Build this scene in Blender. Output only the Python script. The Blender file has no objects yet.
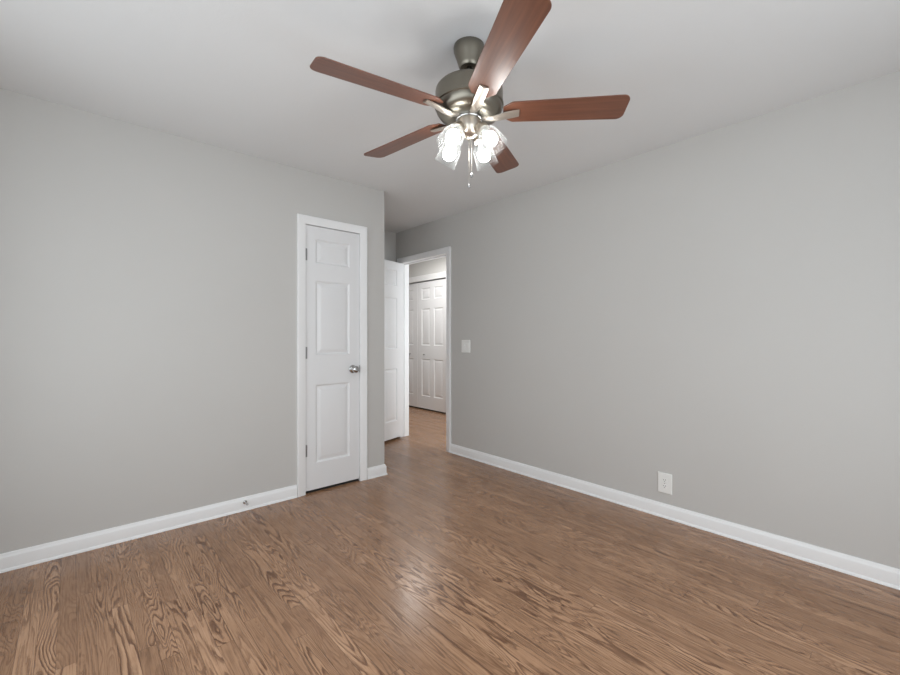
import bpy, bmesh, math, random
from mathutils import Vector, Matrix
random.seed(7)
PI = math.pi
SC = bpy.context.scene
COL = SC.collection

# ------------------------------------------------------------------ camera
CAMZ = 1.177
cd = bpy.data.cameras.new('camera'); cam = bpy.data.objects.new('camera', cd); COL.objects.link(cam)
cd.sensor_width = 36; cd.lens = 36 * 423.0 / 900.0; cd.clip_start = 0.02
cam.location = (0, 0, CAMZ)
cam.rotation_euler = (PI / 2, 0, -math.atan2(0.665, 0.7466))
SC.camera = cam

# ------------------------------------------------------------------ world, lights, exposure
w = bpy.data.worlds.new('sky'); SC.world = w; w.use_nodes = True
bg = w.node_tree.nodes['Background']; bg.inputs[0].default_value = (0.80, 0.90, 1.0, 1); bg.inputs[1].default_value = 1.0
SC.view_settings.view_transform = 'Standard'; SC.view_settings.look = 'None'
SC.view_settings.gamma = 1; SC.view_settings.use_curve_mapping = False
SC.view_settings.exposure = 0.08

def area(name, loc, rot, sx, sy, power, col):
    l = bpy.data.lights.new(name, 'AREA'); l.shape = 'RECTANGLE'; l.size = sx; l.size_y = sy
    l.energy = power; l.color = col
    o = bpy.data.objects.new(name, l); COL.objects.link(o); o.location = loc; o.rotation_euler = rot
    return o
WIN_A = (-0.20, 2.30, 0.12, 2.10)      # window in the wall behind (x0,x1,z0,z1), plane y=-0.62
WIN_B = (-0.40, 2.50, 0.45, 2.05)      # window in the wall to the near left (y0,y1,z0,z1), plane x=-0.60
area('daylight_window', (1.05, -0.74, 1.11), (PI / 2, 0, 0), 2.40, 1.88, 26, (0.975, 0.99, 1.0))
area('daylight_side_window', (-0.72, 1.05, 1.25), (PI / 2, 0, -PI / 2), 2.80, 1.55, 30, (0.975, 0.99, 1.0))
area('added_hall_fill', (3.64, 2.10, 1.30), (PI / 2, 0, 0), 0.9, 1.7, 30, (0.95, 0.975, 1.0))  # added fill for the open door and nook, no hall window is known
HALL_POWER = 92; BULB_STRENGTH = 38
SC.cycles.use_denoising = True
SC.cycles.max_bounces = 10; SC.cycles.diffuse_bounces = 6
SC.cycles.sample_clamp_indirect = 4.0
SC.cycles.caustics_reflective = False; SC.cycles.caustics_refractive = False

# ------------------------------------------------------------------ materials
def mat(name, color, rough=0.5, metal=0.0, bump=None, spec=0.5, coat=0.0, coat_rough=0.1, aniso=0):
    m = bpy.data.materials.new(name); m.use_nodes = True
    nt = m.node_tree; b = nt.nodes['Principled BSDF']
    b.inputs['Base Color'].default_value = (*color, 1); b.inputs['Roughness'].default_value = rough
    b.inputs['Metallic'].default_value = metal; b.inputs['Specular IOR Level'].default_value = spec
    b.inputs['Coat Weight'].default_value = coat; b.inputs['Coat Roughness'].default_value = coat_rough
    tc = nt.nodes.new('ShaderNodeTexCoord')
    if bump:
        n = nt.nodes.new('ShaderNodeTexNoise'); n.inputs['Scale'].default_value = bump[0]; n.inputs['Detail'].default_value = 4
        nt.links.new(tc.outputs['Object'], n.inputs['Vector'])
        bp = nt.nodes.new('ShaderNodeBump'); bp.inputs['Strength'].default_value = bump[1]; bp.inputs['Distance'].default_value = bump[2]
        nt.links.new(n.outputs['Fac'], bp.inputs['Height']); nt.links.new(bp.outputs['Normal'], b.inputs['Normal'])
        n2 = nt.nodes.new('ShaderNodeTexNoise'); n2.inputs['Scale'].default_value = 1.3; n2.inputs['Detail'].default_value = 3
        nt.links.new(tc.outputs['Object'], n2.inputs['Vector'])
        mx = nt.nodes.new('ShaderNodeMix'); mx.data_type = 'RGBA'
        mx.inputs[6].default_value = (*[c * 0.97 for c in color], 1); mx.inputs[7].default_value = (*[min(1, c * 1.03) for c in color], 1)
        nt.links.new(n2.outputs['Fac'], mx.inputs[0]); nt.links.new(mx.outputs[2], b.inputs['Base Color'])
    return m
M = {}
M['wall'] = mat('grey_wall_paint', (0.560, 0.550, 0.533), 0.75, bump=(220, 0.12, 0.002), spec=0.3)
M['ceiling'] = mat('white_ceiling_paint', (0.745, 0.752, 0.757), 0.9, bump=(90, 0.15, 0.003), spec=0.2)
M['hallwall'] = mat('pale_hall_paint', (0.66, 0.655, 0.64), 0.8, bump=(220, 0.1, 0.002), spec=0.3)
M['trim'] = mat('white_trim_paint', (0.86, 0.865, 0.87), 0.35, bump=(60, 0.04, 0.001))
M['door'] = mat('white_door_paint', (0.78, 0.783, 0.792), 0.38, bump=(80, 0.05, 0.001))
M['plastic'] = mat('white_plastic', (0.84, 0.84, 0.82), 0.3, bump=(50, 0.01, 0.001))
M['slot'] = mat('dark_slot', (0.08, 0.08, 0.08), 0.6, bump=(50, 0.01, 0.001))
M['hinge'] = mat('aged_steel', (0.30, 0.30, 0.30), 0.4, 1.0, bump=(200, 0.03, 0.001))
M['rubber'] = mat('grey_rubber', (0.42, 0.42, 0.43), 0.6, bump=(200, 0.03, 0.001))

def brushed(name, color, rough):
    m = bpy.data.materials.new(name); m.use_nodes = True; nt = m.node_tree; b = nt.nodes['Principled BSDF']
    b.inputs['Metallic'].default_value = 1.0
    tc = nt.nodes.new('ShaderNodeTexCoord'); mp = nt.nodes.new('ShaderNodeMapping'); mp.inputs['Scale'].default_value = (30, 30, 600)
    n = nt.nodes.new('ShaderNodeTexNoise'); n.inputs['Scale'].default_value = 1.0; n.inputs['Detail'].default_value = 3
    nt.links.new(tc.outputs['Object'], mp.inputs[0]); nt.links.new(mp.outputs[0], n.inputs['Vector'])
    r = nt.nodes.new('ShaderNodeMapRange'); r.inputs[3].default_value = rough - 0.06; r.inputs[4].default_value = rough + 0.08
    nt.links.new(n.outputs['Fac'], r.inputs[0]); nt.links.new(r.outputs[0], b.inputs['Roughness'])
    mx = nt.nodes.new('ShaderNodeMix'); mx.data_type = 'RGBA'
    mx.inputs[6].default_value = (*[c * 0.92 for c in color], 1); mx.inputs[7].default_value = (*color, 1)
    nt.links.new(n.outputs['Fac'], mx.inputs[0]); nt.links.new(mx.outputs[2], b.inputs['Base Color'])
    return m
M['nickel'] = brushed('brushed_nickel', (0.62, 0.57, 0.50), 0.30)
M['nickel_dark'] = brushed('brushed_nickel_housing', (0.24, 0.222, 0.185), 0.32)
M['nickel_soft'] = brushed('satin_nickel_arm', (0.60, 0.55, 0.49), 0.46)
M['chrome'] = brushed('satin_chrome', (0.55, 0.55, 0.55), 0.18)

def blade_mat():
    m = bpy.data.materials.new('cherry_blade_veneer'); m.use_nodes = True; nt = m.node_tree; b = nt.nodes['Principled BSDF']
    tc = nt.nodes.new('ShaderNodeTexCoord'); mp = nt.nodes.new('ShaderNodeMapping'); mp.inputs['Scale'].default_value = (3, 60, 20)
    n = nt.nodes.new('ShaderNodeTexNoise'); n.inputs['Scale'].default_value = 1; n.inputs['Detail'].default_value = 5; n.inputs['Distortion'].default_value = 0.6
    nt.links.new(tc.outputs['Object'], mp.inputs[0]); nt.links.new(mp.outputs[0], n.inputs['Vector'])
    cr = nt.nodes.new('ShaderNodeValToRGB')
    cr.color_ramp.elements[0].position = 0.3; cr.color_ramp.elements[0].color = (0.110, 0.036, 0.018, 1)
    cr.color_ramp.elements[1].position = 0.72; cr.color_ramp.elements[1].color = (0.190, 0.068, 0.034, 1)
    nt.links.new(n.outputs['Fac'], cr.inputs[0]); nt.links.new(cr.outputs[0], b.inputs['Base Color'])
    b.inputs['Roughness'].default_value = 0.40; b.inputs['Specular IOR Level'].default_value = 0.85
    return m
M['blade'] = blade_mat()

def glass_mat(name, tint, diff, rough=0.22):
    m = bpy.data.materials.new(name); m.use_nodes = True; nt = m.node_tree
    for n in list(nt.nodes):
        if n.type != 'OUTPUT_MATERIAL': nt.nodes.remove(n)
    out = [n for n in nt.nodes if n.type == 'OUTPUT_MATERIAL'][0]
    tr = nt.nodes.new('ShaderNodeBsdfTransparent'); tr.inputs[0].default_value = (*tint, 1)
    gl = nt.nodes.new('ShaderNodeBsdfGlossy'); gl.inputs['Roughness'].default_value = rough
    lw = nt.nodes.new('ShaderNodeLayerWeight'); lw.inputs[0].default_value = 0.35
    mr = nt.nodes.new('ShaderNodeMapRange'); mr.inputs[3].default_value = 0.002; mr.inputs[4].default_value = 0.02
    nt.links.new(lw.outputs['Facing'], mr.inputs[0])
    tc = nt.nodes.new('ShaderNodeTexCoord'); n = nt.nodes.new('ShaderNodeTexNoise'); n.inputs['Scale'].default_value = 60
    bp = nt.nodes.new('ShaderNodeBump'); bp.inputs['Strength'].default_value = 0.25; bp.inputs['Distance'].default_value = 0.002
    nt.links.new(tc.outputs['Object'], n.inputs['Vector']); nt.links.new(n.outputs['Fac'], bp.inputs['Height'])
    bp.inputs['Strength'].default_value = 0.04; nt.links.new(bp.outputs['Normal'], gl.inputs['Normal'])
    mx = nt.nodes.new('ShaderNodeMixShader'); nt.links.new(mr.outputs[0], mx.inputs[0])
    nt.links.new(tr.outputs[0], mx.inputs[1]); nt.links.new(gl.outputs[0], mx.inputs[2])
    last = mx
    if diff > 0:
        tl = nt.nodes.new('ShaderNodeBsdfTranslucent'); tl.inputs[0].default_value = (0.95, 0.95, 0.95, 1)
        df = nt.nodes.new('ShaderNodeBsdfDiffuse'); df.inputs[0].default_value = (0.95, 0.95, 0.95, 1)
        a = nt.nodes.new('ShaderNodeMixShader'); a.inputs[0].default_value = 0.5
        nt.links.new(tl.outputs[0], a.inputs[1]); nt.links.new(df.outputs[0], a.inputs[2])
        m2 = nt.nodes.new('ShaderNodeMixShader')
        m3 = nt.nodes.new('ShaderNodeMapRange'); m3.inputs[3].default_value = diff; m3.inputs[4].default_value = diff * 6
        nt.links.new(lw.outputs['Facing'], m3.inputs[0]); nt.links.new(m3.outputs[0], m2.inputs[0])
        nt.links.new(mx.outputs[0], m2.inputs[1]); nt.links.new(a.outputs[0], m2.inputs[2]); last = m2
    nt.links.new(last.outputs[0], out.inputs[0])
    return m
M['shade_glass'] = glass_mat('clear_seeded_glass', (0.94, 0.95, 0.95), 0.0085)
M['pane'] = glass_mat('window_glass', (0.97, 0.98, 0.98), 0.0, 0.0)

def emit(name, color, strength):
    m = bpy.data.materials.new(name); m.use_nodes = True; b = m.node_tree.nodes['Principled BSDF']
    b.inputs['Base Color'].default_value = (0.9, 0.9, 0.9, 1)
    b.inputs['Emission Color'].default_value = (*color, 1); b.inputs['Emission Strength'].default_value = strength
    return m
M['bulb'] = emit('lit_bulb', (1.0, 0.985, 0.96), BULB_STRENGTH)

def floor_mat():
    m = bpy.data.materials.new('oak_strip_floor'); m.use_nodes = True; nt = m.node_tree; b = nt.nodes['Principled BSDF']
    N = nt.nodes; Lk = nt.links
    def val(x): n = N.new('ShaderNodeValue'); n.outputs[0].default_value = x; return n.outputs[0]
    def mth(op, a, c=None, d=None):
        n = N.new('ShaderNodeMath'); n.operation = op
        for i, v in enumerate((a, c, d)):
            if v is None: continue
            if isinstance(v, (int, float)): n.inputs[i].default_value = v
            else: Lk.new(v, n.inputs[i])
        return n.outputs[0]
    def comb(x, y, z):
        n = N.new('ShaderNodeCombineXYZ')
        for i, v in enumerate((x, y, z)):
            if isinstance(v, (int, float)): n.inputs[i].default_value = v
            else: Lk.new(v, n.inputs[i])
        return n.outputs[0]
    def noise(vec, detail=2, rough=0.5, dist=0.0, scale=1.0):
        n = N.new('ShaderNodeTexNoise'); n.inputs['Scale'].default_value = scale; n.inputs['Detail'].default_value = detail
        n.inputs['Roughness'].default_value = rough; n.inputs['Distortion'].default_value = dist
        Lk.new(vec, n.inputs['Vector']); return n.outputs['Fac']
    def rng(v, a, c, d, e, smooth=True):
        n = N.new('ShaderNodeMapRange'); n.interpolation_type = 'SMOOTHSTEP' if smooth else 'LINEAR'
        Lk.new(v, n.inputs[0])
        for i, q in zip((1, 2, 3, 4), (a, c, d, e)): n.inputs[i].default_value = q
        return n.outputs[0]
    tc = N.new('ShaderNodeTexCoord'); sp = N.new('ShaderNodeSeparateXYZ'); Lk.new(tc.outputs['Object'], sp.inputs[0])
    X, Y = sp.outputs[0], sp.outputs[1]
    W = 0.0572
    u = mth('DIVIDE', mth('ADD', X, 10.0), W); iu = mth('FLOOR', u); fu = mth('FRACT', u)
    wn = N.new('ShaderNodeTexWhiteNoise'); wn.noise_dimensions = '1D'; Lk.new(iu, wn.inputs['W'])
    s1 = N.new('ShaderNodeSeparateColor'); Lk.new(wn.outputs['Color'], s1.inputs[0])
    Lr = mth('MULTIPLY_ADD', s1.outputs[0], 0.95, 0.55)
    vy = mth('DIVIDE', mth('MULTIPLY_ADD', s1.outputs[1], 9.0, mth('ADD', Y, 20.0)), Lr)
    iv = mth('FLOOR', vy); fv = mth('FRACT', vy)
    wb = N.new('ShaderNodeTexWhiteNoise'); wb.noise_dimensions = '2D'; Lk.new(comb(iu, iv, 0.0), wb.inputs['Vector'])
    s2 = N.new('ShaderNodeSeparateColor'); Lk.new(wb.outputs['Color'], s2.inputs[0])
    r1, r2, r3 = s2.outputs
    r4 = wb.outputs['Value']
    seed = mth('MULTIPLY', r4, 91.0)
    # cathedral figure: contours of a long stretched noise, some boards flat sawn, some quarter sawn
    fx = mth('MULTIPLY_ADD', r2, 14.0, 9.0)
    gy = mth('MULTIPLY_ADD', r3, 1.7, 0.7)
    v1 = noise(comb(mth('ADD', mth('MULTIPLY', X, fx), mth('MULTIPLY', r1, 40.0)), mth('MULTIPLY', Y, gy), seed), 1.5, 0.35, 0.25)
    wob = noise(comb(mth('MULTIPLY', X, 60.0), mth('MULTIPLY', Y, 22.0), seed), 2, 0.5)
    tilt = mth('MULTIPLY', mth('SUBTRACT', fu, 0.5), mth('MULTIPLY', mth('SUBTRACT', r2, 0.5), 0.35))
    vv = mth('ADD', mth('ADD', v1, tilt), mth('MULTIPLY', wob, 0.035))
    ring = mth('FRACT', mth('MULTIPLY', vv, mth('MULTIPLY_ADD', r3, 10.0, 13.0)))
    line = mth('MULTIPLY', rng(ring, 0.25, 0.80, 0.0, 1.0), rng(ring, 0.86, 1.0, 1.0, 0.0))     # soft rise, quick fall
    line = mth('POWER', line, 1.2)
    figamt = rng(r1, 0.0, 0.6, 0.35, 1.0)
    patch = rng(noise(comb(mth('MULTIPLY', X, 6.0), mth('MULTIPLY', Y, 2.0), seed), 2), 0.33, 0.55, 0.45, 1.0)
    fig = mth('MULTIPLY', mth('MULTIPLY', line, figamt), patch)
    pores = rng(noise(comb(mth('MULTIPLY', X, 260.0), mth('MULTIPLY', Y, 8.0), seed), 2, 0.6), 0.48, 0.72, 0.0, 1.0)
    fine = noise(comb(mth('MULTIPLY', X, 150.0), mth('MULTIPLY', Y, 3.5), seed), 3, 0.6)
    blot = noise(comb(mth('MULTIPLY', X, 9.0), mth('MULTIPLY', Y, 5.0), 3.0), 3, 0.55)
    # board tone
    cr = N.new('ShaderNodeValToRGB'); e = cr.color_ramp.elements
    e[0].position = 0.0; e[0].color = (0.205, 0.104, 0.054, 1)
    e[1].position = 1.0; e[1].color = (0.570, 0.350, 0.218, 1)
    k = e.new(0.3); k.color = (0.345, 0.193, 0.110, 1)
    k = e.new(0.65); k.color = (0.445, 0.258, 0.151, 1)
    tone = mth('ADD', mth('MULTIPLY', mth('SUBTRACT', wb.outputs['Value'], 0.5), 0.50), mth('ADD', mth('MULTIPLY', mth('SUBTRACT', fine, 0.5), 0.5), 0.52))
    tone = mth('ADD', tone, mth('MULTIPLY', mth('SUBTRACT', blot, 0.5), 0.55))
    Lk.new(tone, cr.inputs[0])
    def mul(col, fac, rgb):
        n = N.new('ShaderNodeMix'); n.data_type = 'RGBA'; n.blend_type = 'MULTIPLY'
        Lk.new(fac, n.inputs[0]); Lk.new(col, n.inputs[6]); n.inputs[7].default_value = (*rgb, 1); return n.outputs[2]
    c = mul(cr.outputs[0], fig, (0.37, 0.30, 0.26))
    c = mul(c, mth('MULTIPLY', pores, 0.55), (0.50, 0.44, 0.40))
    # joints
    eu = mth('MULTIPLY', mth('MINIMUM', fu, mth('SUBTRACT', 1.0, fu)), W)
    ev = mth('MULTIPLY', mth('MINIMUM', fv, mth('SUBTRACT', 1.0, fv)), Lr)
    gap = mth('MAXIMUM', rng(eu, 0.0003, 0.0013, 1.0, 0.0), rng(ev, 0.0003, 0.0012, 1.0, 0.0))
    vis = rng(noise(comb(mth('MULTIPLY', iu, 3.7), mth('MULTIPLY', Y, 1.5), 0.0), 1), 0.38, 0.6, 0.15, 1.0)
    c = mul(c, mth('MULTIPLY', gap, vis), (0.34, 0.28, 0.25))
    Lk.new(c, b.inputs['Base Color'])
    rr = mth('ADD', mth('MULTIPLY', fine, 0.08), 0.19); rr = mth('ADD', rr, mth('MULTIPLY', fig, 0.08))
    Lk.new(rr, b.inputs['Roughness']); b.inputs['Specular IOR Level'].default_value = 0.42
    h = mth('SUBTRACT', mth('MULTIPLY', gap, -1.0), mth('MULTIPLY', mth('ADD', fig, pores), 0.18))
    bp = N.new('ShaderNodeBump'); bp.inputs['Strength'].default_value = 0.35; bp.inputs['Distance'].default_value = 0.0012
    Lk.new(h, bp.inputs['Height']); Lk.new(bp.outputs[0], b.inputs['Normal'])
    return m
M['floor'] = floor_mat()

# ------------------------------------------------------------------ mesh helpers
def box(bm, x0, x1, y0, y1, z0, z1):
    v = [bm.verts.new(p) for p in ((x0, y0, z0), (x1, y0, z0), (x1, y1, z0), (x0, y1, z0), (x0, y0, z1), (x1, y0, z1), (x1, y1, z1), (x0, y1, z1))]
    for f in ((3, 2, 1, 0), (4, 5, 6, 7), (0, 1, 5, 4), (1, 2, 6, 5), (2, 3, 7, 6), (3, 0, 4, 7)):
        bm.faces.new([v[i] for i in f])
def obj(name, bm, m, parent=None, smooth=False, bevel=0.0, angle=40):
    bmesh.ops.recalc_face_normals(bm, faces=bm.faces[:])
    me = bpy.data.meshes.new(name); bm.to_mesh(me); bm.free()
    if smooth:
        for p in me.polygons: p.use_smooth = True
    o = bpy.data.objects.new(name, me); COL.objects.link(o); me.materials.append(m)
    if parent: o.parent = parent
    if bevel:
        md = o.modifiers.new('bevel', 'BEVEL'); md.width = bevel; md.segments = 2; md.limit_method = 'ANGLE'; md.angle_limit = math.radians(35)
    if smooth:
        me.set_sharp_from_angle(angle=math.radians(angle))
    return o
def boxes(name, bs, m, parent=None, bevel=0.0):
    bm = bmesh.new()
    for b in bs: box(bm, *b)
    return obj(name, bm, m, parent, bevel=bevel)
def tag(o, label, cat=None, group=None, kind=None):
    o['label'] = label
    if cat: o['category'] = cat
    if group: o['group'] = group
    if kind: o['kind'] = kind
    return o
def struct(o, label=None, cat=None):
    o['kind'] = 'structure'
    if label: o['label'] = label
    if cat: o['category'] = cat
    return o
def lathe(bm, prof, seg=40, mtx=None):
    mtx = mtx or Matrix.Identity(4); rings = []
    for r, z in prof:
        if r < 1e-6: rings.append([bm.verts.new(mtx @ Vector((0, 0, z)))])
        else: rings.append([bm.verts.new(mtx @ Vector((r * math.cos(2 * PI * i / seg), r * math.sin(2 * PI * i / seg), z))) for i in range(seg)])
    for a, b in zip(rings, rings[1:]):
        for i in range(seg):
            j = (i + 1) % seg
            if len(a) == 1 and len(b) == 1: continue
            if len(a) == 1: bm.faces.new((a[0], b[i], b[j]))
            elif len(b) == 1: bm.faces.new((a[i], b[0], a[j]))
            else: bm.faces.new((a[i], b[i], b[j], a[j]))
def sweep(bm, prof, p0, p1, out, up=Vector((0, 0, 1)), m0=0.0, m1=0.0):
    """profile (o along out, h along up) swept from p0 to p1; m0/m1: mitre shift per unit of out"""
    p0, p1, out = Vector(p0), Vector(p1), Vector(out); d = (p1 - p0).normalized()
    A = [bm.verts.new(p0 + out * o + up * h + d * (o * m0)) for o, h in prof]
    B = [bm.verts.new(p1 + out * o + up * h + d * (o * m1)) for o, h in prof]
    n = len(prof)
    for i in range(n):
        j = (i + 1) % n; bm.faces.new((A[i], A[j], B[j], B[i]))
    bm.faces.new(A[::-1]); bm.faces.new(B)

# ------------------------------------------------------------------ room shell
XL, XR, YN, YL = -0.60, 2.895, -0.62, 3.089      # near-left wall, right wall, wall behind, left (closet) wall
CZ = 2.43; CX = 1.996; YA = 4.225; T = 0.105; XH = 4.235; HY0, HY1 = 2.2, 8.0
DW0, DW1, DWZ = 3.293, 4.125, 2.055              # doorway in the right wall
CD0, CD1, CDZ = 1.293, 1.762, 2.033              # closet doorway in the left wall
struct(boxes('floor', [(XL - T, XH + 0.7, YN - T, HY1 + T, -0.08, 0.0)], M['floor']), 'brown stained oak strip floor running toward the doorway', 'floor')
struct(boxes('ceiling', [(XL - T, XH + 0.7, YN - T, HY1 + T, CZ, CZ + 0.08)], M['ceiling']), 'white painted ceiling carrying the fan', 'ceiling')
struct(boxes('wall_left', [(XL - T, CD0, YL, YL + T, 0, CZ), (CD0, CD1, YL, YL + T, CDZ, CZ), (CD1, CX, YL, YL + T, 0, CZ)], M['wall']), 'light grey wall holding the narrow closet door', 'wall')
struct(boxes('wall_closet', [(CX - T, CX, YL + T, YA, 0, CZ)], M['wall']), 'grey side wall of the closet facing the entry nook', 'wall')
struct(boxes('wall_entry', [(0.0, XR, YA, YA + T, 0, CZ)], M['wall']), 'shaded grey wall at the end of the entry nook', 'wall')
struct(boxes('wall_closet_end', [(0.0, T, YL + T, YA, 0, CZ)], M['wall']))
struct(boxes('wall_right', [(XR, XR + T, YN - T, DW0, 0, CZ), (XR, XR + T, DW0, DW1, DWZ, CZ), (XR, XR + T, DW1, HY1, 0, CZ)], M['wall']), 'long light grey wall with switch, outlet and open doorway', 'wall')
a0, a1, b0, b1 = WIN_A
struct(boxes('wall_rear', [(XL - T, a0, YN - T, YN, 0, CZ), (a1, XR, YN - T, YN, 0, CZ), (a0, a1, YN - T, YN, 0, b0), (a0, a1, YN - T, YN, b1, CZ)], M['wall']))
a0, a1, b0, b1 = WIN_B
struct(boxes('wall_near_left', [(XL - T, XL, YN, a0, 0, CZ), (XL - T, XL, a1, YL, 0, CZ), (XL - T, XL, a0, a1, 0, b0), (XL - T, XL, a0, a1, b1, CZ)], M['wall']))
HD0, HD1, HDZ = 4.835, 6.365, 2.100
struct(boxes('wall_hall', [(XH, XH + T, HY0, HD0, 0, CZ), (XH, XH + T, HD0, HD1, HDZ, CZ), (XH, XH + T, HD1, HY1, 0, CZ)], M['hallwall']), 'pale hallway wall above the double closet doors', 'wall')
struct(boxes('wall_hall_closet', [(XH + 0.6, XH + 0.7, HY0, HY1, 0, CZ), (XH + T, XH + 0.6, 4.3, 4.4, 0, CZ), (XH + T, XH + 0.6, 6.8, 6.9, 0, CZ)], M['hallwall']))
HALL_FILL_WIN = (3.15, 4.12, 0.40, 2.20)  # opening added for the hall fill light
a0, a1, b0, b1 = HALL_FILL_WIN
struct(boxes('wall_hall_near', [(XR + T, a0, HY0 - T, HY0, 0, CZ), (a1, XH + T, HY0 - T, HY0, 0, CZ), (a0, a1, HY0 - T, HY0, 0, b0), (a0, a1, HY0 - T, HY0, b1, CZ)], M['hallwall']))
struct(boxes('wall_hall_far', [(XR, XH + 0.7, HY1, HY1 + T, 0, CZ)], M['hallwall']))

M['gap_shadow'] = mat('painted_gap_shadow', (0.03, 0.027, 0.025), 0.95, bump=(400, 0.5, 0.004))  # near-black colour stands in for the shade under the closet doors
struct(boxes('gap_shadow_closet', [(T, CX - T, YL + 0.012, YA, 0.0, 0.006)], M['gap_shadow']))  # added sheet, darkens the gap under the narrow door
struct(boxes('gap_shadow_hall_closet', [(XH + 0.040, XH + 0.6, HD0 + 0.005, HD1 - 0.005, 0.0, 0.006)], M['gap_shadow']))  # added sheet, same painted shade under the hall closet doors
# windows behind the camera (outside the frame, they let the daylight in); the hall one is an added fill opening
def window(n, axis, plane, c, out):
    a0, a1, b0, b1 = c; f = 0.05; d0, d1 = sorted((plane + out * 0.02, plane + out * 0.08))
    bs = [(a0, a1, d0, d1, b0, b0 + f), (a0, a1, d0, d1, b1 - f, b1), (a0, a0 + f, d0, d1, b0 + f, b1 - f), (a1 - f, a1, d0, d1, b0 + f, b1 - f),
          ((a0 + a1) / 2 - f / 2, (a0 + a1) / 2 + f / 2, d0, d1, b0 + f, b1 - f), (a0 + f, a1 - f, d0, d1, (b0 + b1) / 2 - 0.02, (b0 + b1) / 2 + 0.02)]
    pd = plane + out * 0.05
    pb = (a0 + f, a1 - f, pd - 0.002, pd + 0.002, b0 + f, b1 - f)
    if axis == 'y': bs = [(q[2], q[3], q[0], q[1], q[4], q[5]) for q in bs]; pb = (pb[2], pb[3], pb[0], pb[1], pb[4], pb[5])
    w = struct(boxes('window_%d' % n, bs, M['trim'], bevel=0.003)); boxes('window_glass', [pb], M['pane'], w)
window(1, 'x', YN, WIN_A, -1)
window(2, 'y', XL, WIN_B, -1)
window(3, 'x', HY0, HALL_FILL_WIN, -1)  # made-up window at the hall end, brightens the open door

# ------------------------------------------------------------------ baseboards: board, eased cap and shoe moulding
BP = [(0, 0), (0.020, 0), (0.0195, 0.005), (0.018, 0.010), (0.0155, 0.013), (0.0135, 0.014), (0.0132, 0.068), (0.0115, 0.074), (0.0085, 0.078), (0.0075, 0.085), (0.004, 0.089), (0, 0.09)]
CW = 0.062                                           # casing width
def base(name, runs, m='trim'):
    bm = bmesh.new()
    for p0, p1, out, m0, m1 in runs: sweep(bm, BP, (*p0, 0.0), (*p1, 0.0), (*out, 0), m0=m0, m1=m1)
    return struct(obj(name, bm, M[m], smooth=True, angle=30))
tag(base('baseboard_left', [((XL, YL), (CD0 - CW, YL), (0, -1), 0, 0), ((CD1 + CW, YL), (CX, YL), (0, -1), 0, 1), ((CX, YL), (CX, YA), (1, 0), -1, 0)]), 'white baseboard along the wall with the closet door', 'baseboard')
tag(base('baseboard_right', [((XR, YN), (XR, DW0 - CW), (-1, 0), 0, 0)]), 'white baseboard along the long wall under the outlet', 'baseboard')
base('baseboard_rear', [((XL, YN), (XR, YN), (0, 1), 0, 0)])
base('baseboard_entry', [((CX, YA), (XR, YA), (0, -1), 0, 0)])
base('baseboard_near', [((XL, YN), (XL, YL), (1, 0), 0, 0)])
base('baseboard_hall', [((XH, HY0), (XH, HD0 - 0.08), (-1, 0), 0, 0), ((XH, HD1 + 0.08), (XH, HY1), (-1, 0), 0, 0), ((XR + T, HY0), (XR + T, DW0 - CW), (1, 0), 0, 0), ((XR + T, DW1 + CW), (XR + T, HY1), (1, 0), 0, 0)])

# ------------------------------------------------------------------ casings with mitred corners
def casing(bm, axis, plane, out, a0, a1, ztop, cw):
    """three mitred boards round an opening a0..a1 on a wall plane"""
    # profile across the board: t = 0 inner edge .. cw outer edge, height = thickness
    pr = [(0, 0), (0, 0.010), (0.004, 0.012), (cw * 0.55, 0.014), (cw * 0.72, 0.018), (cw - 0.004, 0.019), (cw, 0.016), (cw, 0)]
    def P(a, z, t): return Vector((a, plane + out * t, z)) if axis == 'x' else Vector((plane + out * t, a, z))
    rows = []
    for t, h in pr:
        rows.append([bm.verts.new(P(a0 - t, 0, h)), bm.verts.new(P(a0 - t, ztop + t, h)), bm.verts.new(P(a1 + t, ztop + t, h)), bm.verts.new(P(a1 + t, 0, h))])
    n = len(rows)
    for i in range(n):
        r, s = rows[i], rows[(i + 1) % n]
        for k in range(3): bm.faces.new((r[k], r[k + 1], s[k + 1], s[k]))
    bm.faces.new([r[0] for r in rows]); bm.faces.new([r[3] for r in rows])
def frame(name, axis, p_in, p_out, a0, a1, ztop, cw, label, stop=None, both=True):
    """casing(s) plus jamb lining through the wall thickness"""
    bm = bmesh.new()
    s = -1 if p_in < p_out else 1
    casing(bm, axis, p_in, s, a0 + 0.004, a1 - 0.004, ztop - 0.004, cw)
    if both: casing(bm, axis, p_out, -s, a0 + 0.004, a1 - 0.004, ztop - 0.004, cw)
    d0, d1 = sorted((p_in, p_out)); j = 0.004
    bs = [(a0, a0 + j, d0, d1, 0, ztop), (a1 - j, a1, d0, d1, 0, ztop), (a0, a1, d0, d1, ztop - j, ztop)]
    if stop:
        s0, s1 = stop; q = 0.011
        bs += [(a0 + j, a0 + j + q, s0, s1, 0, ztop - j), (a1 - j - q, a1 - j, s0, s1, 0, ztop - j), (a0 + j + q, a1 - j - q, s0, s1, ztop - j - q, ztop - j)]
    for b in bs:
        if axis == 'y': b = (b[2], b[3], b[0], b[1], b[4], b[5])
        box(bm, *b)
    return struct(obj(name, bm, M['trim'], smooth=True, angle=25), label, 'door casing')
frame('trim_1', 'x', YL, YL + T, CD0, CD1, CDZ, CW, 'white casing round the narrow closet door', stop=(YL + 0.042, YL + 0.055))
frame('trim_2', 'y', XR, XR + T, DW0, DW1, DWZ, CW, 'white casing round the open doorway to the hall', stop=(XR + 0.042, XR + 0.060))
frame('trim_3', 'y', XH, XH + T, HD0, HD1, HDZ, 0.085, 'white casing over the hall closet doors', both=False)

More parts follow.
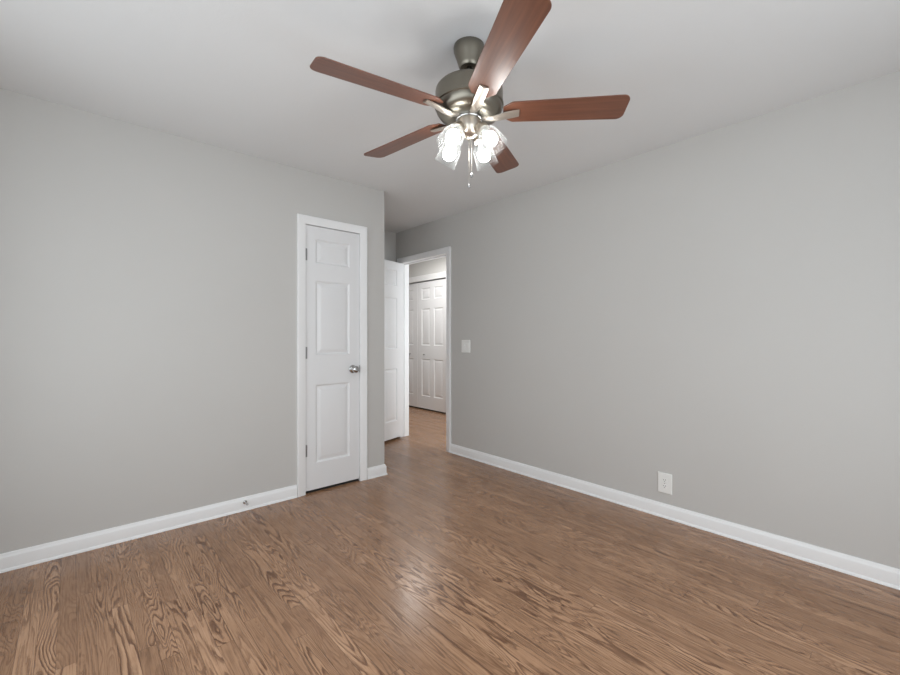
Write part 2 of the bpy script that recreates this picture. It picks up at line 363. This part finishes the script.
# ------------------------------------------------------------------ panelled door leaf
def leaf_bm(width, z0, z1, cols, rows, th=0.035):
    """x 0..width, y 0 (front) .. th (back), z z0..z1; cols/rows are panel extents"""
    bm = bmesh.new()
    xs = sorted({0, width, *[c for p in cols for c in p]}); zs = sorted({z0, z1, *[c for p in rows for c in p]})
    def vert(x, y, z, cache={}):
        return bm.verts.new((x, y, z))
    for side in (0, 1):
        yb = 0 if side == 0 else th; s = 1 if side == 0 else -1
        grid = [[bm.verts.new((x, yb, z)) for z in zs] for x in xs]
        for i in range(len(xs) - 1):
            for k in range(len(zs) - 1):
                c = [grid[i][k], grid[i + 1][k], grid[i + 1][k + 1], grid[i][k + 1]]
                if (xs[i], xs[i + 1]) in cols and (zs[k], zs[k + 1]) in rows:
                    prev = c
                    for ins, dep in ((0.004, 0.0035), (0.010, 0.0095), (0.017, 0.0105), (0.040, 0.0035), (0.046, 0.0025)):
                        X0, X1, Z0, Z1 = xs[i] + ins, xs[i + 1] - ins, zs[k] + ins, zs[k + 1] - ins
                        cur = [bm.verts.new((X0, yb + s * dep, Z0)), bm.verts.new((X1, yb + s * dep, Z0)), bm.verts.new((X1, yb + s * dep, Z1)), bm.verts.new((X0, yb + s * dep, Z1))]
                        for q in range(4): bm.faces.new((prev[q], prev[(q + 1) % 4], cur[(q + 1) % 4], cur[q]))
                        prev = cur
                    bm.faces.new(prev)
                else: bm.faces.new(c)
        if side == 0: g0 = grid
        else: g1 = grid
    nx, nz = len(xs), len(zs)
    for i in range(nx - 1):
        bm.faces.new((g0[i][0], g0[i + 1][0], g1[i + 1][0], g1[i][0])); bm.faces.new((g0[i][nz - 1], g0[i + 1][nz - 1], g1[i + 1][nz - 1], g1[i][nz - 1]))
    for k in range(nz - 1):
        bm.faces.new((g0[0][k], g0[0][k + 1], g1[0][k + 1], g1[0][k])); bm.faces.new((g0[nx - 1][k], g0[nx - 1][k + 1], g1[nx - 1][k + 1], g1[nx - 1][k]))
    return bm
def leaf(name, width, z0, z1, cols, rows, loc, rotz, label, flip=False):
    o = obj(name, leaf_bm(width, z0, z1, cols, rows), M['door'], smooth=True, angle=12)
    o.location = loc; o.rotation_euler = (0, 0, rotz); return struct(o, label, 'door')
def knob_bm(out, both=None):
    mt = Matrix.Rotation(PI / 2 if out < 0 else -PI / 2, 4, 'X')
    bm = bmesh.new()
    lathe(bm, [(0.0, 0), (0.033, 0), (0.033, 0.004), (0.029, 0.009), (0.016, 0.012), (0.012, 0.016), (0.0115, 0.028), (0.016, 0.033), (0.0255, 0.040), (0.0290, 0.049), (0.0285, 0.056), (0.023, 0.063), (0.012, 0.0665), (0, 0.067)], 32, mt)
    return bm
def hinge_bm():
    bm = bmesh.new()
    lathe(bm, [(0, -0.050), (0.004, -0.049), (0.0045, -0.046), (0.0065, -0.0445), (0.0065, 0.0445), (0.0045, 0.046), (0.004, 0.049), (0, 0.050)], 14)
    for z in (-0.0267, -0.0089, 0.0089, 0.0267): lathe(bm, [(0.0068, z - 0.0006), (0.0070, z), (0.0068, z + 0.0006)], 14)
    box(bm, -0.002, 0.018, 0.002, 0.0045, -0.0445, 0.0445)
    return bm
ROWS = [(0.222, 0.822), (1.045, 1.630), (1.765, 1.950)]
# narrow closet door, closed
LW = CD1 - CD0 - 0.014
d1 = leaf('door_1', LW, 0.020, CDZ - 0.009, [(0.082, LW - 0.086)], [(0.220, 0.816), (1.042, 1.612), (1.742, 1.928)], (CD0 + 0.007, YL + 0.004, 0), 0,
          'narrow white three-panel closet door, closed, with a chrome knob')
kn = obj('door_knob', knob_bm(-1), M['chrome'], d1, smooth=True, angle=50); kn.location = (LW - 0.060, 0, 0.921); kn['label'] = 'round chrome knob'
# latch edge and strike lip by the knob
st = boxes('latch_plate', [(LW - 0.001, LW + 0.0045, -0.0045, 0.0, 0.893, 0.949)], M['hinge'], d1, bevel=0.001)
for z in (0.324, 1.062, 1.802):
    h = obj('hinge', hinge_bm(), M['hinge'], d1, smooth=True, angle=35); h.location = (-0.004, -0.006, z)
# open door of the entry
OW = DW1 - DW0 - 0.014
C2 = [(0.114, 0.330), (OW - 0.330, OW - 0.114)]
th = math.radians(17)
d2 = leaf('door_2', OW, 0.028, DWZ - 0.012, C2, ROWS, (XR - 0.004, DW1 - 0.046, 0), PI + th, 'white six-panel door standing open in the entry nook')
# leaf local y grows toward the wall of the nook after the turn, front faces the room
for o_ in (d2,):
    o_.location = (XR - 0.006, DW1 - 0.012, 0)
for z in (0.324, 1.062, 1.802):
    h = obj('hinge', hinge_bm(), M['hinge'], d2, smooth=True, angle=35); h.location = (-0.004, -0.004, z)
for yy, s in ((0, -1), (0.035, 1)):
    k = obj('door_knob', knob_bm(s), M['chrome'], d2, smooth=True, angle=50); k.location = (OW - 0.062, yy, 0.93)
# hall closet doors
HW = (HD1 - HD0 - 0.012) / 2 - 0.0015
C3 = [(0.112, 0.330), (HW - 0.330, HW - 0.112)]
R3 = [(0.225, 0.828), (1.050, 1.645), (1.795, 1.980)]
for n, y0, lb in ((3, HD0 + 0.006, 'white six-panel hall closet door, the leaf nearer the doorway jamb with a tiny knob'), (4, HD0 + 0.006 + HW + 0.003, 'white hall closet door leaf mostly hidden behind the open door jamb')):
    d = leaf('door_%d' % n, HW, 0.024, HDZ - 0.022, C3, R3, (XH + 0.03, y0 + HW, 0), -PI / 2, lb)
    kb = bmesh.new()
    lathe(kb, [(0, 0), (0.008, 0), (0.006, 0.006), (0.006, 0.012), (0.013, 0.017), (0.014, 0.023), (0.010, 0.027), (0, 0.028)], 20, Matrix.Rotation(PI / 2, 4, 'X'))
    k = obj('door_knob', kb, M['chrome'] if n == 3 else M['chrome'], d, smooth=True); k.location = (0.19 if n == 3 else HW - 0.19, 0, 0.90)

# ------------------------------------------------------------------ light switch, outlet, door stop
def plate_bm(wd, ht, t=0.006):
    bm = bmesh.new(); r = 0.004
    loops = []
    for ins, x in ((0, 0), (0, -t * 0.45), (r, -t)):
        loops.append([bm.verts.new((x, a * (wd / 2 - ins), b * (ht / 2 - ins))) for a, b in ((-1, -1), (1, -1), (1, 1), (-1, 1))])
    for a, b in zip(loops, loops[1:]):
        for q in range(4): bm.faces.new((a[q], a[(q + 1) % 4], b[(q + 1) % 4], b[q]))
    bm.faces.new(loops[-1]); bm.faces.new(loops[0][::-1])
    return bm
def empty(name, loc, label, cat, group=None):
    o = bpy.data.objects.new(name, None); COL.objects.link(o); o.location = loc; o.empty_display_size = 0.1
    return tag(o, label, cat, group)
sw = empty('light_switch', (XR, 3.013, 1.090), 'white double light switch plate on the grey wall beside the doorway', 'light switch')
obj('wall_plate', plate_bm(0.122, 0.124), M['plastic'], sw, bevel=0.001)
for yy in (-0.023, 0.023):
    bm = bmesh.new()
    box(bm, -0.0072, -0.004, yy - 0.0167, yy + 0.0167, -0.0335, 0.0335)
    p = obj('rocker', bm, M['plastic'], sw, bevel=0.0012)
    q = boxes('rocker_tilt', [(-0.0098, -0.006, yy - 0.0150, yy + 0.0150, 0.002, 0.031)], M['plastic'], p, bevel=0.0015)
ot = empty('power_outlet', (XR, 1.132, 0.224), 'white duplex power outlet low on the long grey wall', 'outlet')
obj('wall_plate', plate_bm(0.089, 0.132, 0.008), M['plastic'], ot, bevel=0.001)
for zz in (-0.0195, 0.0195):
    bm = bmesh.new()
    n = 24; vs = []
    for x in (-0.007, -0.0098):
        ring = []
        for i in range(n):
            a = 2 * PI * i / n; yy = 0.0172 * math.cos(a); z2 = max(-0.0125, min(0.0125, 0.0172 * math.sin(a)))
            ring.append(bm.verts.new((x, yy, zz + z2)))
        vs.append(ring)
    for i in range(n): bm.faces.new((vs[0][i], vs[0][(i + 1) % n], vs[1][(i + 1) % n], vs[1][i]))
    bm.faces.new(vs[1]); r = obj('receptacle', bm, M['plastic'], ot)
    bm = bmesh.new()
    for yy, hh in ((-0.0063, 0.0045), (0.0063, 0.0038)): box(bm, -0.0101, -0.0096, yy - 0.0011, yy + 0.0011, zz + 0.0015 - hh + 0.002, zz + 0.0015 + hh + 0.002)
    lathe(bm, [(0, 0), (0.0024, 0), (0.0024, 0.0005), (0, 0.0005)], 12, Matrix.Translation((-0.0096, 0, zz - 0.0065)) @ Matrix.Rotation(-PI / 2, 4, 'Y'))
    obj('slot', bm, M['slot'], r)
bm = bmesh.new(); lathe(bm, [(0, 0), (0.0035, 0), (0.003, 0.0015), (0, 0.002)], 14, Matrix.Translation((-0.0078, 0, 0)) @ Matrix.Rotation(-PI / 2, 4, 'Y'))
obj('screw', bm, M['chrome'], ot)
ds = empty('door_stop', (0.872, YL - 0.0135, 0.058), 'small metal door stop with a dark tip on the left baseboard', 'door stop')
RX = Matrix.Rotation(PI / 2, 4, 'X')
bm = bmesh.new(); lathe(bm, [(0, 0), (0.013, 0), (0.012, 0.004), (0.006, 0.007), (0.004, 0.010), (0.004, 0.042), (0.005, 0.044), (0, 0.044)], 20, RX); obj('stop_rod', bm, M['chrome'], ds, smooth=True)
bm = bmesh.new(); lathe(bm, [(0, 0.043), (0.0060, 0.043), (0.0075, 0.046), (0.0075, 0.054), (0.006, 0.057), (0, 0.058)], 20, RX); obj('rubber_tip', bm, M['rubber'], ds, smooth=True)

# ------------------------------------------------------------------ hall ceiling lamp (its light falls through the doorway)
hl = empty('ceiling_lamp', (3.48, 4.76, CZ), 'round flush ceiling lamp in the hallway', 'ceiling lamp')
bm = bmesh.new(); lathe(bm, [(0, 0), (0.15, 0), (0.155, -0.012), (0.15, -0.022), (0.14, -0.022), (0, -0.022)], 40); obj('lamp_base', bm, M['nickel'], hl, smooth=True)
M['hall_bowl'] = emit('lit_lamp_bowl', (1.0, 0.99, 0.97), HALL_POWER)
bm = bmesh.new(); lathe(bm, [(0.138, -0.0225), (0.134, -0.027), (0.120, -0.030), (0.06, -0.033), (0, -0.034)], 40); obj('lamp_bowl', bm, M['hall_bowl'], hl, smooth=True)

# ------------------------------------------------------------------ ceiling fan
FX, FY = 1.275, 1.308
fan = empty('ceiling_fan', (FX, FY, CZ), 'brushed nickel ceiling fan with five cherry blades and four lit glass shades', 'ceiling fan')
def Z(z): return z - 2.44
bm = bmesh.new()
lathe(bm, [(0, Z(2.44)), (0.066, Z(2.44)), (0.067, Z(2.434)), (0.066, Z(2.420)), (0.060, Z(2.402)), (0.052, Z(2.380)), (0.0465, Z(2.362)), (0.0435, Z(2.352)), (0.039, Z(2.347)), (0.024, Z(2.345)), (0.022, Z(2.352)), (0, Z(2.352))], 48)
obj('canopy', bm, M['nickel_dark'], fan, smooth=True)
bm = bmesh.new(); lathe(bm, [(0, Z(2.355)), (0.0115, Z(2.355)), (0.0115, Z(2.272)), (0.020, Z(2.270)), (0.021, Z(2.256)), (0, Z(2.256))], 24)
obj('downrod', bm, M['nickel_dark'], fan, smooth=True)
bm = bmesh.new()
lathe(bm, [(0, Z(2.268)), (0.055, Z(2.268)), (0.110, Z(2.266)), (0.136, Z(2.260)), (0.143, Z(2.252)), (0.145, Z(2.244)), (0.145, Z(2.190)), (0.148, Z(2.188)), (0.148, Z(2.180))], 64)
lathe(bm, [(0.148, Z(2.180)), (0.143, Z(2.176)), (0.140, Z(2.160)), (0.128, Z(2.143)), (0.106, Z(2.132)), (0.078, Z(2.129)), (0.058, Z(2.130)), (0.057, Z(2.150)), (0, Z(2.150))], 64)
obj('motor_housing', bm, M['nickel_dark'], fan, smooth=True, angle=30)
bm = bmesh.new()
lathe(bm, [(0, Z(2.150)), (0.057, Z(2.150)), (0.058, Z(2.147)), (0.058, Z(2.124)), (0.056, Z(2.121)), (0.05, Z(2.119)), (0, Z(2.119))], 48)
obj('flywheel', bm, M['chrome'], fan, smooth=True, angle=30)

def blade_bm():
    # outline in local x (radial) / y (width), rounded tip corners, clipped root corners
    pts = [(0.150, -0.030), (0.150, 0.030)]
    pts = []
    def arc(cx, cy, r, a0, a1, n):
        for i in range(n + 1):
            a = math.radians(a0 + (a1 - a0) * i / n); pts.append((cx + r * math.cos(a), cy + r * math.sin(a)))
    R = 0.660; wt = 0.068; wr = 0.058
    arc(R - 0.030, wt - 0.030, 0.030, 90, 0, 8)
    arc(R - 0.030, -wt + 0.030, 0.030, 0, -90, 8)
    arc(0.192, -wr + 0.022, 0.022, -90, -130, 3)
    arc(0.156, -0.026, 0.010, -130, -180, 3)
    arc(0.156, 0.026, 0.010, 180, 130, 3)
    arc(0.192, wr - 0.022, 0.022, 130, 90, 3)
    bm = bmesh.new(); t = 0.0055
    a = [bm.verts.new((x, y, -t / 2)) for x, y in pts]; b = [bm.verts.new((x, y, t / 2)) for x, y in pts]
    bm.faces.new(a); bm.faces.new(b[::-1]); n = len(pts)
    for i in range(n): bm.faces.new((a[i], a[(i + 1) % n], b[(i + 1) % n], b[i]))
    return bm
PITCH = math.radians(12)
def iron_bm():
    """blade iron: curved tapering arm under the blade, domed in section"""
    bm = bmesh.new()
    st = [(0.052, 0.017, 2.134, 0.0), (0.072, 0.017, 2.127, 0.0), (0.095, 0.018, 2.125, 0.2), (0.125, 0.020, 2.128, 0.5), (0.155, 0.020, 2.135, 0.9), (0.185, 0.0195, 2.140, 1.0), (0.214, 0.018, 2.144, 1.0)]
    rings = []
    for x, wd, z, p in st:
        ring = []
        for k in range(9):
            yy = -wd + 2 * wd * k / 8; dome = -0.0035 * (1 - (yy / wd) ** 2)
            ring.append((x, yy, Z(z) + dome + math.tan(PITCH * p) * -yy))
        for k in range(8, -1, -1):
            yy = -wd + 2 * wd * k / 8
            ring.append((x, yy, Z(z) + 0.004 + math.tan(PITCH * p) * -yy))
        rings.append([bm.verts.new(q) for q in ring])
    for a, b in zip(rings, rings[1:]):
        for i in range(len(a)):
            j = (i + 1) % len(a); bm.faces.new((a[i], a[j], b[j], b[i]))
    bm.faces.new(rings[0]); bm.faces.new(rings[-1][::-1])
    return bm
b0_ = obj('blade', blade_bm(), M['blade'], fan, bevel=0.0012); i0_ = obj('blade_iron', iron_bm(), M['nickel_soft'], fan, smooth=True, angle=50)
for k in range(5):
    a = math.radians(-46.4 + 72 * k)
    b = b0_ if k == 0 else b0_.copy(); i = i0_ if k == 0 else i0_.copy()
    if k: COL.objects.link(b); COL.objects.link(i)
    b.parent = fan; i.parent = fan
    b.rotation_mode = 'QUATERNION'
    b.rotation_quaternion = (Matrix.Rotation(a, 3, 'Z') @ Matrix.Rotation(-PITCH, 3, 'X')).to_quaternion()
    b.location = (0, 0, Z(2.152)); i.rotation_euler = (0, 0, a)

# light kit: fitter bowl, four angled sockets, bell shades of clear glass, lit bulbs
bm = bmesh.new()
lathe(bm, [(0, Z(2.119)), (0.050, Z(2.119)), (0.052, Z(2.116)), (0.052, Z(2.100)), (0.050, Z(2.084)), (0.044, Z(2.069)), (0.034, Z(2.057)), (0.022, Z(2.050)), (0.012, Z(2.047)), (0.008, Z(2.040)), (0, Z(2.038))], 48)
kit = obj('light_kit', bm, M['nickel'], fan, smooth=True, angle=30)
sock = bmesh.new(); lathe(sock, [(0, 0.012), (0.013, 0.012), (0.015, 0.0), (0.022, -0.004), (0.0255, -0.010), (0.0265, -0.018), (0.0265, -0.028), (0.024, -0.030), (0.012, -0.030), (0, -0.030)], 32)
shp = [(0.0235, -0.020), (0.0240, -0.030), (0.0290, -0.037), (0.0380, -0.045), (0.0435, -0.056), (0.0460, -0.072), (0.0478, -0.092), (0.0495, -0.112), (0.0515, -0.131), (0.0522, -0.134)]
shin = [(r - 0.0025, z) for r, z in reversed(shp)]
shd = bmesh.new(); lathe(shd, shp + shin, 48)
blb = bmesh.new(); lathe(blb, [(0, -0.060), (0.0225, -0.060), (0.0270, -0.068), (0.0290, -0.077), (0.0290, -0.086), (0.0265, -0.097), (0.0190, -0.107), (0.0100, -0.112), (0, -0.114)], 32)
s0 = obj('lamp_socket', sock, M['nickel'], kit, smooth=True, angle=35); g0 = obj('glass_shade', shd, M['shade_glass'], kit, smooth=True, angle=60)
clr = bmesh.new(); lathe(clr, [(0, -0.031), (0.0125, -0.031), (0.0130, -0.040), (0.0165, -0.048), (0.0220, -0.0580), (0.0225, -0.0595), (0, -0.0595)], 32)
c0 = obj('bulb_collar', clr, M['plastic'], kit, smooth=True, angle=50)
l0 = obj('light_bulb', blb, M['bulb'], kit, smooth=True, angle=60)
TILT = math.radians(36)
for k in range(4):
    az = math.radians(-41.68 + 45 + 5 + 90 * k)
    mt = Matrix.Translation((0.062 * math.cos(az), 0.062 * math.sin(az), Z(2.077))) @ Matrix.Rotation(az, 4, 'Z') @ Matrix.Rotation(-TILT, 4, 'Y')
    for src in (s0, g0, l0, c0):
        o = src if k == 0 else src.copy()
        if k: COL.objects.link(o)
        o.parent = kit; o.matrix_local = mt
# pull chains (ball chain) with little bell pulls
def chain(lat, dep, ztop, zend):
    dx = lat * 0.7468 + dep * 0.665; dy = -lat * 0.665 + dep * 0.7466
    bm = bmesh.new(); z = ztop
    lathe(bm, [(0, Z(ztop)), (0.0006, Z(ztop)), (0.0006, Z(zend + 0.020)), (0, Z(zend + 0.020))], 8, Matrix.Translation((dx, dy, 0)))
    while z > zend + 0.022:
        lathe(bm, [(0, 0.0013), (0.0009, 0.0006), (0.0009, -0.0006), (0, -0.0013)], 6, Matrix.Translation((dx, dy, Z(z)))); z -= 0.0034
    c = obj('pull_chain', bm, M['nickel'], fan, smooth=True)
    bm = bmesh.new(); lathe(bm, [(0, 0.022), (0.0022, 0.021), (0.0028, 0.016), (0.0055, 0.010), (0.0066, 0.004), (0.0058, 0.0), (0, -0.001)], 16, Matrix.Translation((dx, dy, Z(zend))))
    obj('chain_pull', bm, M['chrome'], c, smooth=True)
chain(0.010, -0.020, 2.062, 1.872)
chain(-0.001, -0.022, 2.058, 1.826)
